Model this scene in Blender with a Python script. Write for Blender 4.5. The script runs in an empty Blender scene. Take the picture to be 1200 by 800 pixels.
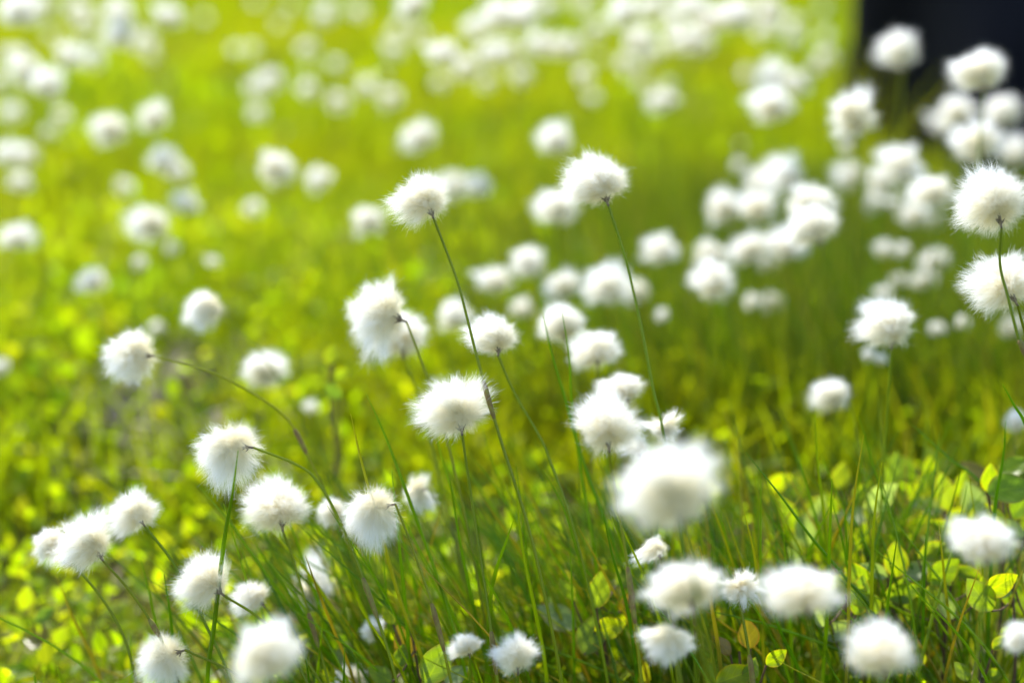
import bpy, math, random
import numpy as np
from mathutils import Vector, Matrix, Quaternion

random.seed(11)
rng = np.random.default_rng(11)
SC = bpy.context.scene
COL = SC.collection

# ------------------------------------------------------------------ camera
FPX = 1667.0                      # focal length in pixels of the 1200 px wide photograph (50 mm on 36 mm)
CAM = np.array([0.0, 0.0, 0.33])
PITCH = math.radians(13.7)
FOCUS = 0.60
APER = 0.0150                     # aperture diameter in metres
AX = np.array([0, math.cos(PITCH), -math.sin(PITCH)])
UP = np.array([0, math.sin(PITCH), math.cos(PITCH)])
RT = np.array([1.0, 0, 0])


def P(px, py, D):
    return CAM + D * (AX + (px - 600) / FPX * RT + (400 - py) / FPX * UP)


def coc(D):
    return APER * FPX * abs(1 / FOCUS - 1 / D)


def ground_z(x, y):
    x = np.asarray(x, float); y = np.asarray(y, float)
    t = np.clip(y - 1.9, 0, None)
    rise = 0.085 * (np.sqrt(t * t + 0.16) - 0.4)
    rise = np.minimum(rise, 2.2 + 0.15 * np.log1p(np.maximum(rise - 2.2, 0)))
    far = np.clip(np.hypot(x, y) / 2.5, 0.35, 4)
    bump = 0.009 * np.sin(5.1 * x + 1.3) * np.sin(4.3 * y + .4) + 0.006 * np.sin(11 * x + 7 * y) + 0.004 * np.sin(17 * y - 9 * x + 2)
    dip = .055 * np.exp(-((x + .30) / .26) ** 2 - ((y - .75) / .32) ** 2) + .02 * np.exp(-((x - .2) / .3) ** 2 - ((y - .7) / .25) ** 2)
    return rise + bump * np.minimum(far, 1.6) - dip


cam_d = bpy.data.cameras.new('camera')
cam = bpy.data.objects.new('camera', cam_d); COL.objects.link(cam)
cam.location = CAM
cam.rotation_euler = (math.pi / 2 - PITCH, 0, 0)
cam_d.lens = 50; cam_d.sensor_width = 36
cam_d.clip_start = 0.02; cam_d.clip_end = 2000
cam_d.dof.use_dof = True
cam_d.dof.focus_distance = FOCUS
cam_d.dof.aperture_fstop = 0.05 / APER
SC.camera = cam

# ------------------------------------------------------------------ light
W = bpy.data.worlds.new('World'); SC.world = W; W.use_nodes = True
nt = W.node_tree; nt.nodes.clear()
out = nt.nodes.new('ShaderNodeOutputWorld'); bg = nt.nodes.new('ShaderNodeBackground'); sky = nt.nodes.new('ShaderNodeTexSky')
sky.sky_type = 'NISHITA'; sky.sun_disc = False
SUN_EL, SUN_AZ = 47.0, -28.0      # azimuth from +Y (the viewing direction) towards +X: behind the flowers, a little to the left
sky.sun_elevation = math.radians(SUN_EL); sky.sun_rotation = math.radians(SUN_AZ)
bg.inputs[1].default_value = 0.15
nt.links.new(sky.outputs[0], bg.inputs[0]); nt.links.new(bg.outputs[0], out.inputs[0])
sd = bpy.data.lights.new('sun', 'SUN'); sd.energy = 3.2; sd.angle = math.radians(0.53); sd.color = (1.0, 0.95, 0.86)
sun = bpy.data.objects.new('sun', sd); COL.objects.link(sun)
e, a = math.radians(SUN_EL), math.radians(SUN_AZ)
to_sun = Vector((math.sin(a) * math.cos(e), math.cos(a) * math.cos(e), math.sin(e)))
sun.rotation_euler = to_sun.to_track_quat('Z', 'Y').to_euler()

SC.view_settings.view_transform = 'Standard'; SC.view_settings.look = 'None'
SC.view_settings.exposure = 1.48; SC.view_settings.gamma = 1
SC.render.engine = 'CYCLES'
cy = SC.cycles
cy.max_bounces = 10; cy.diffuse_bounces = 9; cy.glossy_bounces = 2; cy.transmission_bounces = 7; cy.transparent_max_bounces = 8
cy.caustics_reflective = False; cy.caustics_refractive = False
cy.use_denoising = True
cy.sample_clamp_indirect = 8


# ------------------------------------------------------------------ materials
def leafy(name, stops, transl, tw=0.5, rough=0.5, spec=0.3, patch=None, hue_scale=None, rim=None):
    """stops: colours picked at random per blade/leaf; transl: transmitted colour multiplier; patch: colour mixed in by low-frequency noise over the place"""
    m = bpy.data.materials.new(name); m.use_nodes = True
    n = m.node_tree; N = n.nodes; L = n.links; N.clear()
    o = N.new('ShaderNodeOutputMaterial'); mix = N.new('ShaderNodeMixShader'); mix.inputs[0].default_value = tw
    pb = N.new('ShaderNodeBsdfPrincipled'); tr = N.new('ShaderNodeBsdfTranslucent')
    pb.inputs['Roughness'].default_value = rough; pb.inputs['Specular IOR Level'].default_value = spec
    geo = N.new('ShaderNodeNewGeometry'); ramp = N.new('ShaderNodeValToRGB')
    ramp.color_ramp.interpolation = 'LINEAR'
    els = ramp.color_ramp.elements
    while len(els) < len(stops): els.new(0.5)
    for i, c in enumerate(stops):
        els[i].position = i / max(1, len(stops) - 1); els[i].color = (*c, 1)
    info = N.new('ShaderNodeObjectInfo')
    add = N.new('ShaderNodeMath'); add.operation = 'ADD'; L.new(geo.outputs['Random Per Island'], add.inputs[0]); L.new(info.outputs['Random'], add.inputs[1])
    fr = N.new('ShaderNodeMath'); fr.operation = 'FRACT'; L.new(add.outputs[0], fr.inputs[0])
    L.new(fr.outputs[0], ramp.inputs[0])
    colr = ramp.outputs[0]
    tc = N.new('ShaderNodeTexCoord')
    if patch:
        no = N.new('ShaderNodeTexNoise'); no.inputs['Scale'].default_value = hue_scale or 2.2; no.inputs['Detail'].default_value = 3
        L.new(tc.outputs['Object'], no.inputs['Vector'])
        cr = N.new('ShaderNodeValToRGB'); cr.color_ramp.elements[0].position = .42; cr.color_ramp.elements[1].position = .62
        L.new(no.outputs[0], cr.inputs[0])
        mx = N.new('ShaderNodeMix'); mx.data_type = 'RGBA'
        L.new(cr.outputs[0], mx.inputs[0]); L.new(colr, mx.inputs[6]); mx.inputs[7].default_value = (*patch, 1)
        colr = mx.outputs[2]
    if rim is not None:
        # real leaf marks: pale midrib and side veins, blotches, a coloured margin
        def attr(nm):
            a_ = N.new('ShaderNodeAttribute'); a_.attribute_name = nm; return a_.outputs['Fac']

        def mth(op, x_, y_=None):
            k_ = N.new('ShaderNodeMath'); k_.operation = op; k_.use_clamp = op == 'MULTIPLY_ADD'
            for i_, w_ in enumerate([x_] + (y_ if isinstance(y_, list) else [y_] if y_ is not None else [])):
                if hasattr(w_, 'links'): L.new(w_, k_.inputs[i_])
                else: k_.inputs[i_].default_value = w_
            return k_.outputs[0]

        def blend(f_, c0, c1):
            k_ = N.new('ShaderNodeMix'); k_.data_type = 'RGBA'
            L.new(f_, k_.inputs[0]); L.new(c0, k_.inputs[6])
            if hasattr(c1, 'links'): L.new(c1, k_.inputs[7])
            else: k_.inputs[7].default_value = (*c1, 1)
            return k_.outputs[2]
        av = mth('ABSOLUTE', attr('leaf_across')); lu = attr('leaf_along')
        midrib = mth('MULTIPLY_ADD', av, [-12.0, 1.0])
        wave = mth('SINE', mth('SUBTRACT', mth('MULTIPLY', lu, 36.0), mth('MULTIPLY', av, 11.0)))
        side = mth('MULTIPLY_ADD', wave, [5.0, -4.2])
        vein = mth('MULTIPLY', mth('MAXIMUM', midrib, mth('MULTIPLY', side, .6)), .55)
        pale = N.new('ShaderNodeMix'); pale.data_type = 'RGBA'; pale.blend_type = 'MULTIPLY'; pale.inputs[0].default_value = 1
        L.new(colr, pale.inputs[6]); pale.inputs[7].default_value = (1.9, 1.7, 1.8, 1)
        nb = N.new('ShaderNodeTexNoise'); nb.inputs['Scale'].default_value = 3.5; nb.inputs['Detail'].default_value = 5
        L.new(tc.outputs['Object'], nb.inputs['Vector'])
        blot = mth('MULTIPLY_ADD', nb.outputs[0], [3.2, -1.75])
        edge = mth('MULTIPLY_ADD', mth('ADD', av, mth('MULTIPLY', mth('ABSOLUTE', mth('SUBTRACT', lu, .5)), .55)), [4.0, -3.4])
        colr = blend(vein, colr, pale.outputs[2])
        colr = blend(mth('MULTIPLY', mth('MAXIMUM', blot, edge), .75), colr, rim)
    L.new(colr, pb.inputs['Base Color'])
    mul = N.new('ShaderNodeMix'); mul.data_type = 'RGBA'; mul.blend_type = 'MULTIPLY'; mul.inputs[0].default_value = 1
    L.new(colr, mul.inputs[6]); mul.inputs[7].default_value = (*transl, 1)
    mul.clamp_result = False
    L.new(mul.outputs[2], tr.inputs[0])
    L.new(pb.outputs[0], mix.inputs[1]); L.new(tr.outputs[0], mix.inputs[2]); L.new(mix.outputs[0], o.inputs[0])
    return m


def simple(name, c, rough=0.7, spec=0.3, c2=None, scale=40, bump=0.0):
    m = bpy.data.materials.new(name); m.use_nodes = True
    n = m.node_tree; N = n.nodes; L = n.links
    pb = N['Principled BSDF']; pb.inputs['Roughness'].default_value = rough; pb.inputs['Specular IOR Level'].default_value = spec
    pb.inputs['Base Color'].default_value = (*c, 1)
    tc = N.new('ShaderNodeTexCoord')
    no = N.new('ShaderNodeTexNoise'); no.inputs['Scale'].default_value = scale; no.inputs['Detail'].default_value = 6
    L.new(tc.outputs['Object'], no.inputs['Vector'])
    if c2:
        cr = N.new('ShaderNodeValToRGB'); cr.color_ramp.elements[0].position = .38; cr.color_ramp.elements[1].position = .66
        cr.color_ramp.elements[0].color = (*c, 1); cr.color_ramp.elements[1].color = (*c2, 1)
        L.new(no.outputs[0], cr.inputs[0]); L.new(cr.outputs[0], pb.inputs['Base Color'])
    if bump:
        b = N.new('ShaderNodeBump'); b.inputs['Distance'].default_value = bump
        L.new(no.outputs[0], b.inputs['Height']); L.new(b.outputs[0], pb.inputs['Normal'])
    return m


M_GRASS = leafy('meadow_grass_green', [(.076, .124, .001), (.116, .157, .001), (.095, .149, .001), (.142, .162, .002), (.058, .112, .002), (.165, .14, .010)], (2.7, 2.7, 1.0), .6, .6, .12, patch=(.137, .152, .001), hue_scale=1.6)
M_COVER = leafy('ground_cover_leaf', [(.145, .22, .002), (.18, .235, .002), (.115, .20, .004), (.21, .235, .003), (.17, .175, .010)], (2.7, 2.7, 1.0), .68, .5, .25)
M_SEDGE = leafy('sedge_green', [(.095, .17, .004), (.15, .21, .004), (.075, .14, .005), (.18, .22, .005), (.22, .18, .03)], (2.7, 2.7, .8), .56, .32, .5)
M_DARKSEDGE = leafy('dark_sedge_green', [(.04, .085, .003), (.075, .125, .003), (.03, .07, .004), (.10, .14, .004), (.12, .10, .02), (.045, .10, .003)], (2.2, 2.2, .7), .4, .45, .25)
M_STEM = leafy('stalk_green', [(.16, .22, .006), (.20, .22, .008), (.13, .19, .008)], (2.2, 2.2, .7), .45, .4, .4)
M_LEAF = {
    'lime': leafy('leaf_lime', [(.15, .21, .004), (.20, .24, .003), (.12, .19, .005), (.17, .22, .004)], (2.5, 2.5, 1.0), .64, .35, .4, rim=(.26, .20, .01)),
    'green': leafy('leaf_green', [(.10, .17, .006), (.14, .20, .006), (.09, .15, .008)], (2.4, 2.4, 1.0), .58, .35, .5, rim=(.14, .13, .012)),
    'grey': leafy('leaf_grey_green', [(.22, .28, .12), (.26, .31, .15), (.19, .26, .09)], (1.8, 2.0, .5), .5, .5, .4, rim=(.20, .17, .08)),
    'bronze': leafy('leaf_bronze', [(.13, .12, .012), (.15, .11, .016), (.11, .13, .010)], (2.2, 1.8, .6), .45, .35, .5, rim=(.17, .09, .015)),
}
M_TWIG = simple('twig_brown', (.10, .055, .03), .7, .3, (.16, .10, .05), 200)
M_SHEATH = simple('sheath_brown', (.16, .10, .03), .6, .3, (.20, .19, .03), 400)
M_LITTER = simple('dead_straw', (.26, .20, .14), .8, .2, (.38, .33, .28), 60)
M_SCALE = simple('scale_dark', (.09, .065, .04), .7, .2, (.24, .19, .12), 30)
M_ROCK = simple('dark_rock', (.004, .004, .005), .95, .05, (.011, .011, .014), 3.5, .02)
M_GROUND = simple('peat_and_moss', (.085, .075, .028), .95, .05, (.11, .13, .012), 9, .01)


def cotton():
    m = bpy.data.materials.new('cotton_white'); m.use_nodes = True
    n = m.node_tree; N = n.nodes; L = n.links; N.clear()
    o = N.new('ShaderNodeOutputMaterial'); mix = N.new('ShaderNodeMixShader'); mix.inputs[0].default_value = .5
    d = N.new('ShaderNodeBsdfDiffuse'); t = N.new('ShaderNodeBsdfTranslucent')
    # hairs are creamier towards the seeds at the heart of the tuft (object space, unit head)
    at = N.new('ShaderNodeAttribute'); at.attribute_name = 'along'
    r = N.new('ShaderNodeValToRGB')
    r.color_ramp.elements[0].position = .25; r.color_ramp.elements[0].color = (.93, .87, .66, 1)
    r.color_ramp.elements[1].position = .80; r.color_ramp.elements[1].color = (.935, .932, .92, 1)
    L.new(at.outputs['Fac'], r.inputs[0])
    L.new(r.outputs[0], d.inputs[0]); L.new(r.outputs[0], t.inputs[0])
    L.new(d.outputs[0], mix.inputs[1]); L.new(t.outputs[0], mix.inputs[2]); L.new(mix.outputs[0], o.inputs[0])
    return m


M_COTTON = cotton()


# ------------------------------------------------------------------ mesh helpers
def mesh_from(name, verts, quads, mat, tris=None, smooth=True):
    me = bpy.data.meshes.new(name)
    verts = np.asarray(verts, np.float32).reshape(-1, 3)
    q = np.asarray(quads, np.int32).reshape(-1, 4) if quads is not None and len(quads) else np.zeros((0, 4), np.int32)
    t = np.asarray(tris, np.int32).reshape(-1, 3) if tris is not None and len(tris) else np.zeros((0, 3), np.int32)
    me.vertices.add(len(verts)); me.vertices.foreach_set('co', verts.ravel())
    nl = q.size + t.size
    me.loops.add(nl); me.loops.foreach_set('vertex_index', np.concatenate([q.ravel(), t.ravel()]).astype(np.int32))
    npoly = len(q) + len(t)
    me.polygons.add(npoly)
    ls = np.concatenate([np.arange(len(q)) * 4, q.size + np.arange(len(t)) * 3]).astype(np.int32)
    me.polygons.foreach_set('loop_start', ls)
    me.polygons.foreach_set('loop_total', np.concatenate([np.full(len(q), 4), np.full(len(t), 3)]).astype(np.int32))
    me.update(calc_edges=True)
    if smooth: me.polygons.foreach_set('use_smooth', np.ones(npoly, bool))
    me.materials.append(mat)
    return me


def link(name, data, parent=None, loc=(0, 0, 0), rot=None, scale=None):
    o = bpy.data.objects.new(name, data); COL.objects.link(o)
    o.location = loc
    if rot is not None: o.rotation_mode = 'QUATERNION'; o.rotation_quaternion = rot
    if scale is not None: o.scale = scale
    if parent is not None: o.parent = parent
    return o


def tag(o, label=None, cat=None, group=None, kind=None):
    if label: o['label'] = label
    if cat: o['category'] = cat
    if group: o['group'] = group
    if kind: o['kind'] = kind
    return o


def ribbons(paths, widths, sides):
    """paths (n,k,3), widths (n,k), sides (n,3) -> verts, quads of flat tapered strips"""
    n, k, _ = paths.shape
    off = sides[:, None, :] * (widths[..., None] * .5)
    v = np.stack([paths - off, paths + off], 2).reshape(-1, 3)          # n,k,2
    base = (np.arange(n) * 2 * k)[:, None] + 2 * np.arange(k - 1)[None, :]
    q = np.stack([base, base + 1, base + 3, base + 2], -1).reshape(-1, 4)
    return v, q


def catmull(pts, m=6):
    pts = [np.asarray(p, float) for p in pts]
    pp = [2 * pts[0] - pts[1]] + pts + [2 * pts[-1] - pts[-2]]
    res = []
    for i in range(1, len(pp) - 2):
        a_, b_, c_, d_ = pp[i - 1:i + 3]
        for s in np.linspace(0, 1, m, endpoint=False):
            res.append(.5 * ((2 * b_) + (c_ - a_) * s + (2 * a_ - 5 * b_ + 4 * c_ - d_) * s * s + (3 * b_ - a_ - 3 * c_ + d_) * s ** 3))
    res.append(pts[-1])
    return np.array(res)


def tube(path, radii, sides=6, flat=1.0):
    path = np.asarray(path, float); k = len(path)
    radii = np.broadcast_to(radii, (k,))
    tang = np.gradient(path, axis=0); tang /= np.linalg.norm(tang, axis=1)[:, None] + 1e-12
    ref = np.array([0.3, 1, 0.1])
    e1 = np.cross(tang, ref); e1 /= np.linalg.norm(e1, axis=1)[:, None] + 1e-12
    e2 = np.cross(tang, e1)
    an = np.linspace(0, 2 * math.pi, sides, endpoint=False)
    v = path[:, None] + radii[:, None, None] * (np.cos(an)[None, :, None] * e1[:, None] + flat * np.sin(an)[None, :, None] * e2[:, None])
    v = v.reshape(-1, 3)
    q = []
    for i in range(k - 1):
        for j in range(sides):
            j2 = (j + 1) % sides
            q.append((i * sides + j, i * sides + j2, (i + 1) * sides + j2, (i + 1) * sides + j))
    return v, np.array(q)


class MB:
    def __init__(self): self.v = []; self.q = []; self.n = 0

    def add(self, v, q):
        self.v.append(v); self.q.append(np.asarray(q) + self.n); self.n += len(v); return self

    def mesh(self, name, mat): return mesh_from(name, np.concatenate(self.v), np.concatenate(self.q), mat)


def unit(v): return v / (np.linalg.norm(v, axis=-1, keepdims=True) + 1e-12)


# ------------------------------------------------------------------ cotton heads (unit width, receptacle towards -z)
def fib_dirs(n, zmin, r):
    i = np.arange(n) + .5
    z = 1 - (1 - zmin) * i / n
    ph = i * 2.399963 + r.uniform(0, 6)
    s = np.sqrt(np.clip(1 - z * z, 0, 1))
    d = np.stack([s * np.cos(ph), s * np.sin(ph), z], 1)
    return unit(d + r.normal(0, .10, d.shape))


def head_mesh(seed, N=7600, w=.0020, clumps=90, pull=.5, zmin=-.95, lump=.2, wind=.12, ragged=.0, droop=0.0, curl=.026, swirl=.055):
    r = np.random.default_rng(seed)
    cd = fib_dirs(clumps, zmin, r)
    clen = r.uniform(1 - 1.2 * lump, 1 + lump, clumps)
    # broad lobes so that the outline is uneven
    lobes = unit(r.normal(0, 1, (14, 3))); lamp = r.uniform(-1.3 * lump, lump, 14)
    sdir = unit(r.normal(0, 1, (12, 3))); svec = r.normal(0, swirl, (12, 3))
    d = fib_dirs(N, zmin, r); d = unit(d + r.normal(0, .12, d.shape))
    near = np.argmax(d @ cd.T, 1)
    pl = (np.clip(pull * 2 * r.random(N), 0, .92))[:, None]
    tipd = unit(d * (1 - pl) + cd[near] * pl)
    env = np.ones(N)
    for l, a_ in zip(lobes, lamp): env += a_ * np.clip(tipd @ l, 0, 1) ** 6
    env *= clen[near] ** .6
    vert = np.where(tipd[:, 2] > 0, .86, .80)
    L = .47 * env * r.uniform(.60, 1.0, N) ** .5
    stray = r.random(N) < .035
    L[stray] *= r.uniform(1.0, 1.12, stray.sum())
    if ragged: L *= np.where(r.random(N) < ragged, r.uniform(.4, .8, N), 1)
    tip = tipd * L[:, None]; tip[:, 2] *= vert
    field = (np.exp(7 * (tipd @ sdir.T - 1))[:, :, None] * svec[None]).sum(1)
    tip = tip + field; tip *= r.uniform([.90, .90, .94], [1.08, 1.08, 1.06])
    root = r.normal(0, .045, (N, 3)); root[:, 2] = -.15 + np.abs(r.normal(0, .09, N))
    wv = np.array([-wind, 0, 0.0])
    tip = tip + wv * r.uniform(.4, 1.2, N)[:, None] + r.normal(0, .020, (N, 3))
    tip[:, 2] -= droop * np.linalg.norm(tip[:, :2], axis=1)
    k = 7
    s = np.linspace(0, 1, k)[None, :, None]
    out_d = tip - root
    ctrl = root + .5 * out_d + np.array([0, 0, .05]) + .10 * tipd + .4 * field + r.normal(0, .040, (N, 3))
    path = (1 - s) ** 2 * root[:, None] + 2 * s * (1 - s) * ctrl[:, None] + s * s * tip[:, None]
    # small waves so hairs do not look combed
    perp = unit(np.cross(out_d, r.normal(0, 1, (N, 3))))
    amp = r.normal(0, curl, N)[:, None, None]
    hook = r.normal(0, .030, (N, 1, 3)) * np.clip(s - .62, 0, 1) ** 1.5 * 4
    path = path + hook + amp * np.sin(s * r.uniform(4, 9, N)[:, None, None] + r.uniform(0, 6, N)[:, None, None]) * perp[:, None] * s
    wd = w * np.array([1.0, 1.0, .95, .9, .8, .6, .25])[None, :] * r.uniform(.7, 1.25, N)[:, None]
    side = unit(np.cross(out_d, r.normal(0, 1, (N, 3))))
    v, q = ribbons(path, wd, side)
    me = mesh_from('seed_head', v, q, M_COTTON, smooth=False)
    at = me.attributes.new('along', 'FLOAT', 'POINT')
    rad = np.clip(np.linalg.norm(v - np.array([0, 0, -.15]), axis=1) / .56, 0, 1)
    at.data.foreach_set('value', rad.astype(np.float32))
    return me


SHARP = [head_mesh(100 + i, wind=[.14, .03, .22, .08, .0, .16, .10, .20, .04, .06][i], lump=[.2, .28, .16, .3, .14, .24, .32, .2, .26, .22][i], clumps=[90, 120, 70, 100, 140, 80, 60, 70, 110, 90][i],
                   pull=[.5, .42, .6, .5, .38, .55, .45, .62, .4, .5][i]) for i in range(10)]
SOFT = [head_mesh(200 + i, N=2300, w=.0048, clumps=36, wind=.10 * (i % 3), lump=.28, swirl=.06) for i in range(8)]
WORN = [head_mesh(300 + i, N=4200, w=.0030, clumps=34, pull=.66, zmin=-.7, lump=.36, wind=.2, ragged=.25, droop=.35) for i in range(4)]


def bract_mesh(seed):
    r = np.random.default_rng(seed); mb = MB()
    for j in range(11):
        an = j * 2.4 + r.uniform(-.3, .3); el = r.uniform(.3, 1.25)
        d = np.array([math.cos(an) * math.cos(el), math.sin(an) * math.cos(el), math.sin(el)])
        p0 = np.array([0, 0, -.255 + .004 * j]); Ln = r.uniform(.05, .10)
        s = np.linspace(0, 1, 5)
        path = p0 + s[:, None] * d * Ln + np.array([0, 0, .03]) * (s ** 2)[:, None]
        v, q = tube(path, np.array([.012, .017, .014, .008, .0015]), 5, .45); mb.add(v, q)
    v, q = tube(np.array([[0, 0, -.33], [0, 0, -.29], [0, 0, -.25], [0, 0, -.19]]), np.array([.014, .018, .020, .010]), 7); mb.add(v, q)
    return mb.mesh('bracts', M_SCALE)


BRACT = [bract_mesh(s) for s in range(3)]

N_HEAD = [0]


def quat_from_axis(axis, spin):
    q = Vector((0, 0, 1)).rotation_difference(Vector(axis))
    return q @ Quaternion((0, 0, 1), spin)


def stalk_path(base, way, D, axis, gz_extra=0.0):
    pts = [base]
    for (px, py) in way:
        q_ = P(px, py, D)
        if np.linalg.norm(q_ - base) > .014: pts.append(q_)
    last = pts[-1]; prev = pts[-2] if len(pts) > 1 else base + axis * .01
    g = float(ground_z(last[0], last[1]))
    drop = last[2] - g
    if drop > .006:
        d = unit(last - prev) if len(pts) > 1 else np.array([0, 0, -1.0])
        lean = d[:2] / max(.35, -d[2]) if d[2] < 0 else d[:2]
        e_ = last.copy(); e_[:2] += np.clip(lean, -1.0, 1.0) * drop * .5
        e_[2] = float(ground_z(e_[0], e_[1])) - .004
        m_ = (last + e_) / 2; m_[:2] += np.clip(lean, -1, 1) * drop * .08
        pts += [m_, e_]
    return catmull(pts, 5)


def solve_depth(x, y, w, S0, h0):
    best = None
    for D in np.concatenate([np.linspace(.66, 2, 60), np.linspace(2.03, 4.6, 80)]):
        c = coc(D)
        s = math.sqrt(max(w * w - .62 * c * c, (.42 * w) ** 2))
        S = s * D / FPX
        p = P(x, y, D); h = p[2] - float(ground_z(p[0], p[1]))
        cost = (math.log(S / S0) / .22) ** 2 + ((h - h0) / .06) ** 2 + (0 if h > .05 else 50 * (.05 - h) * 20)
        if best is None or cost < best[0]: best = (cost, D, S, h)
    return best[1:]


def cottongrass(x, y, w, h, label, D=0, ex=None, way=(), away=.25, kind='auto', group=None, S0=.031, h0=.17, axis=None):
    i = N_HEAD[0]; N_HEAD[0] += 1
    if D == 0:
        D, S, hh = solve_depth(x, y, w, S0, h0)
        hratio = min(1.0, max(.72, math.sqrt(h / w)))
    else:
        c = coc(D); S = math.sqrt(max(w * w - .5 * c * c, (.5 * w) ** 2)) * D / FPX
        hratio = h / w
    c = P(x, y, D)
    if axis is not None:
        ax = unit(np.array(axis, float))
    elif ex is not None:
        dx, dy = x - ex[0], ex[1] - y
        nn = math.hypot(dx, dy)
        ax = unit(RT * dx / nn + UP * dy / nn + np.array([0, 1, 0]) * away)
    else:
        ax = unit(np.array([random.uniform(-.45, .15), random.uniform(.0, .6), 1.0]))
    if kind == 'auto': kind = 'sharp' if D < .85 else 'soft'
    pool = {'sharp': SHARP, 'soft': SOFT, 'worn': WORN}[kind]
    me = pool[(i * 7) % len(pool)]
    # squash along the axis or across it so that the seen outline keeps the photograph's width and height
    tilt = abs(float(ax @ UP))
    k_ax = 1 + (hratio * 1.12 - 1) * (2 * tilt - 1) if tilt > .5 else 1.0
    k_ax = min(1.15, max(.72, k_ax))
    S *= 1.2 if kind == 'worn' else (1.06 if D < .85 else 1.12)
    if 'big clump' in label: S *= 1.08
    sc = (S, S, S * k_ax)
    base = c - ax * (.345 * sc[2])
    path = stalk_path(base, way, D, ax)
    foot = path[-1]
    root = link('cottongrass', None, loc=foot)
    root.empty_display_size = .01
    tag(root, label, 'cottongrass', group)
    rad = np.linspace(.00055, .0008, len(path)) * (1.0 if D < 1.4 else 1.1)
    v, q = tube(path - foot, rad, 6 if D < 1 else 4)
    link('stem', mesh_from('stem', v, q, M_STEM), root)
    if D < .75 and i % 2 == 0 and len(path) > 8:
        a_ = int(len(path) * random.uniform(.35, .6)); seg = path[a_:a_ + 4] - foot
        if len(seg) == 4:
            v, q = tube(catmull(seg, 3), np.array([.0004, .0009, .0012, .00125, .0012, .0012, .00115, .0011, .0010, .0007]), 7)
            link('sheath', mesh_from('sheath', v, q, M_SHEATH), root)
    # wind pushes the hairs to the left of the picture: keep the mesh -x side to the left, with some spin
    spin = random.uniform(-.9, .9)
    hd = link('seed_head', me, root, c - foot, quat_from_axis(ax, spin), sc)
    if D < 1.35:
        link('bracts', BRACT[i % 3], hd, (0, 0, -.075), None, (.85, .85, .85))
    return root, D


G_NEAR = 'cottongrass in focus in the foreground'
G_MID = 'softly blurred cottongrass behind the foreground'
G_FAR = 'strongly blurred cottongrass far up the meadow'

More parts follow.
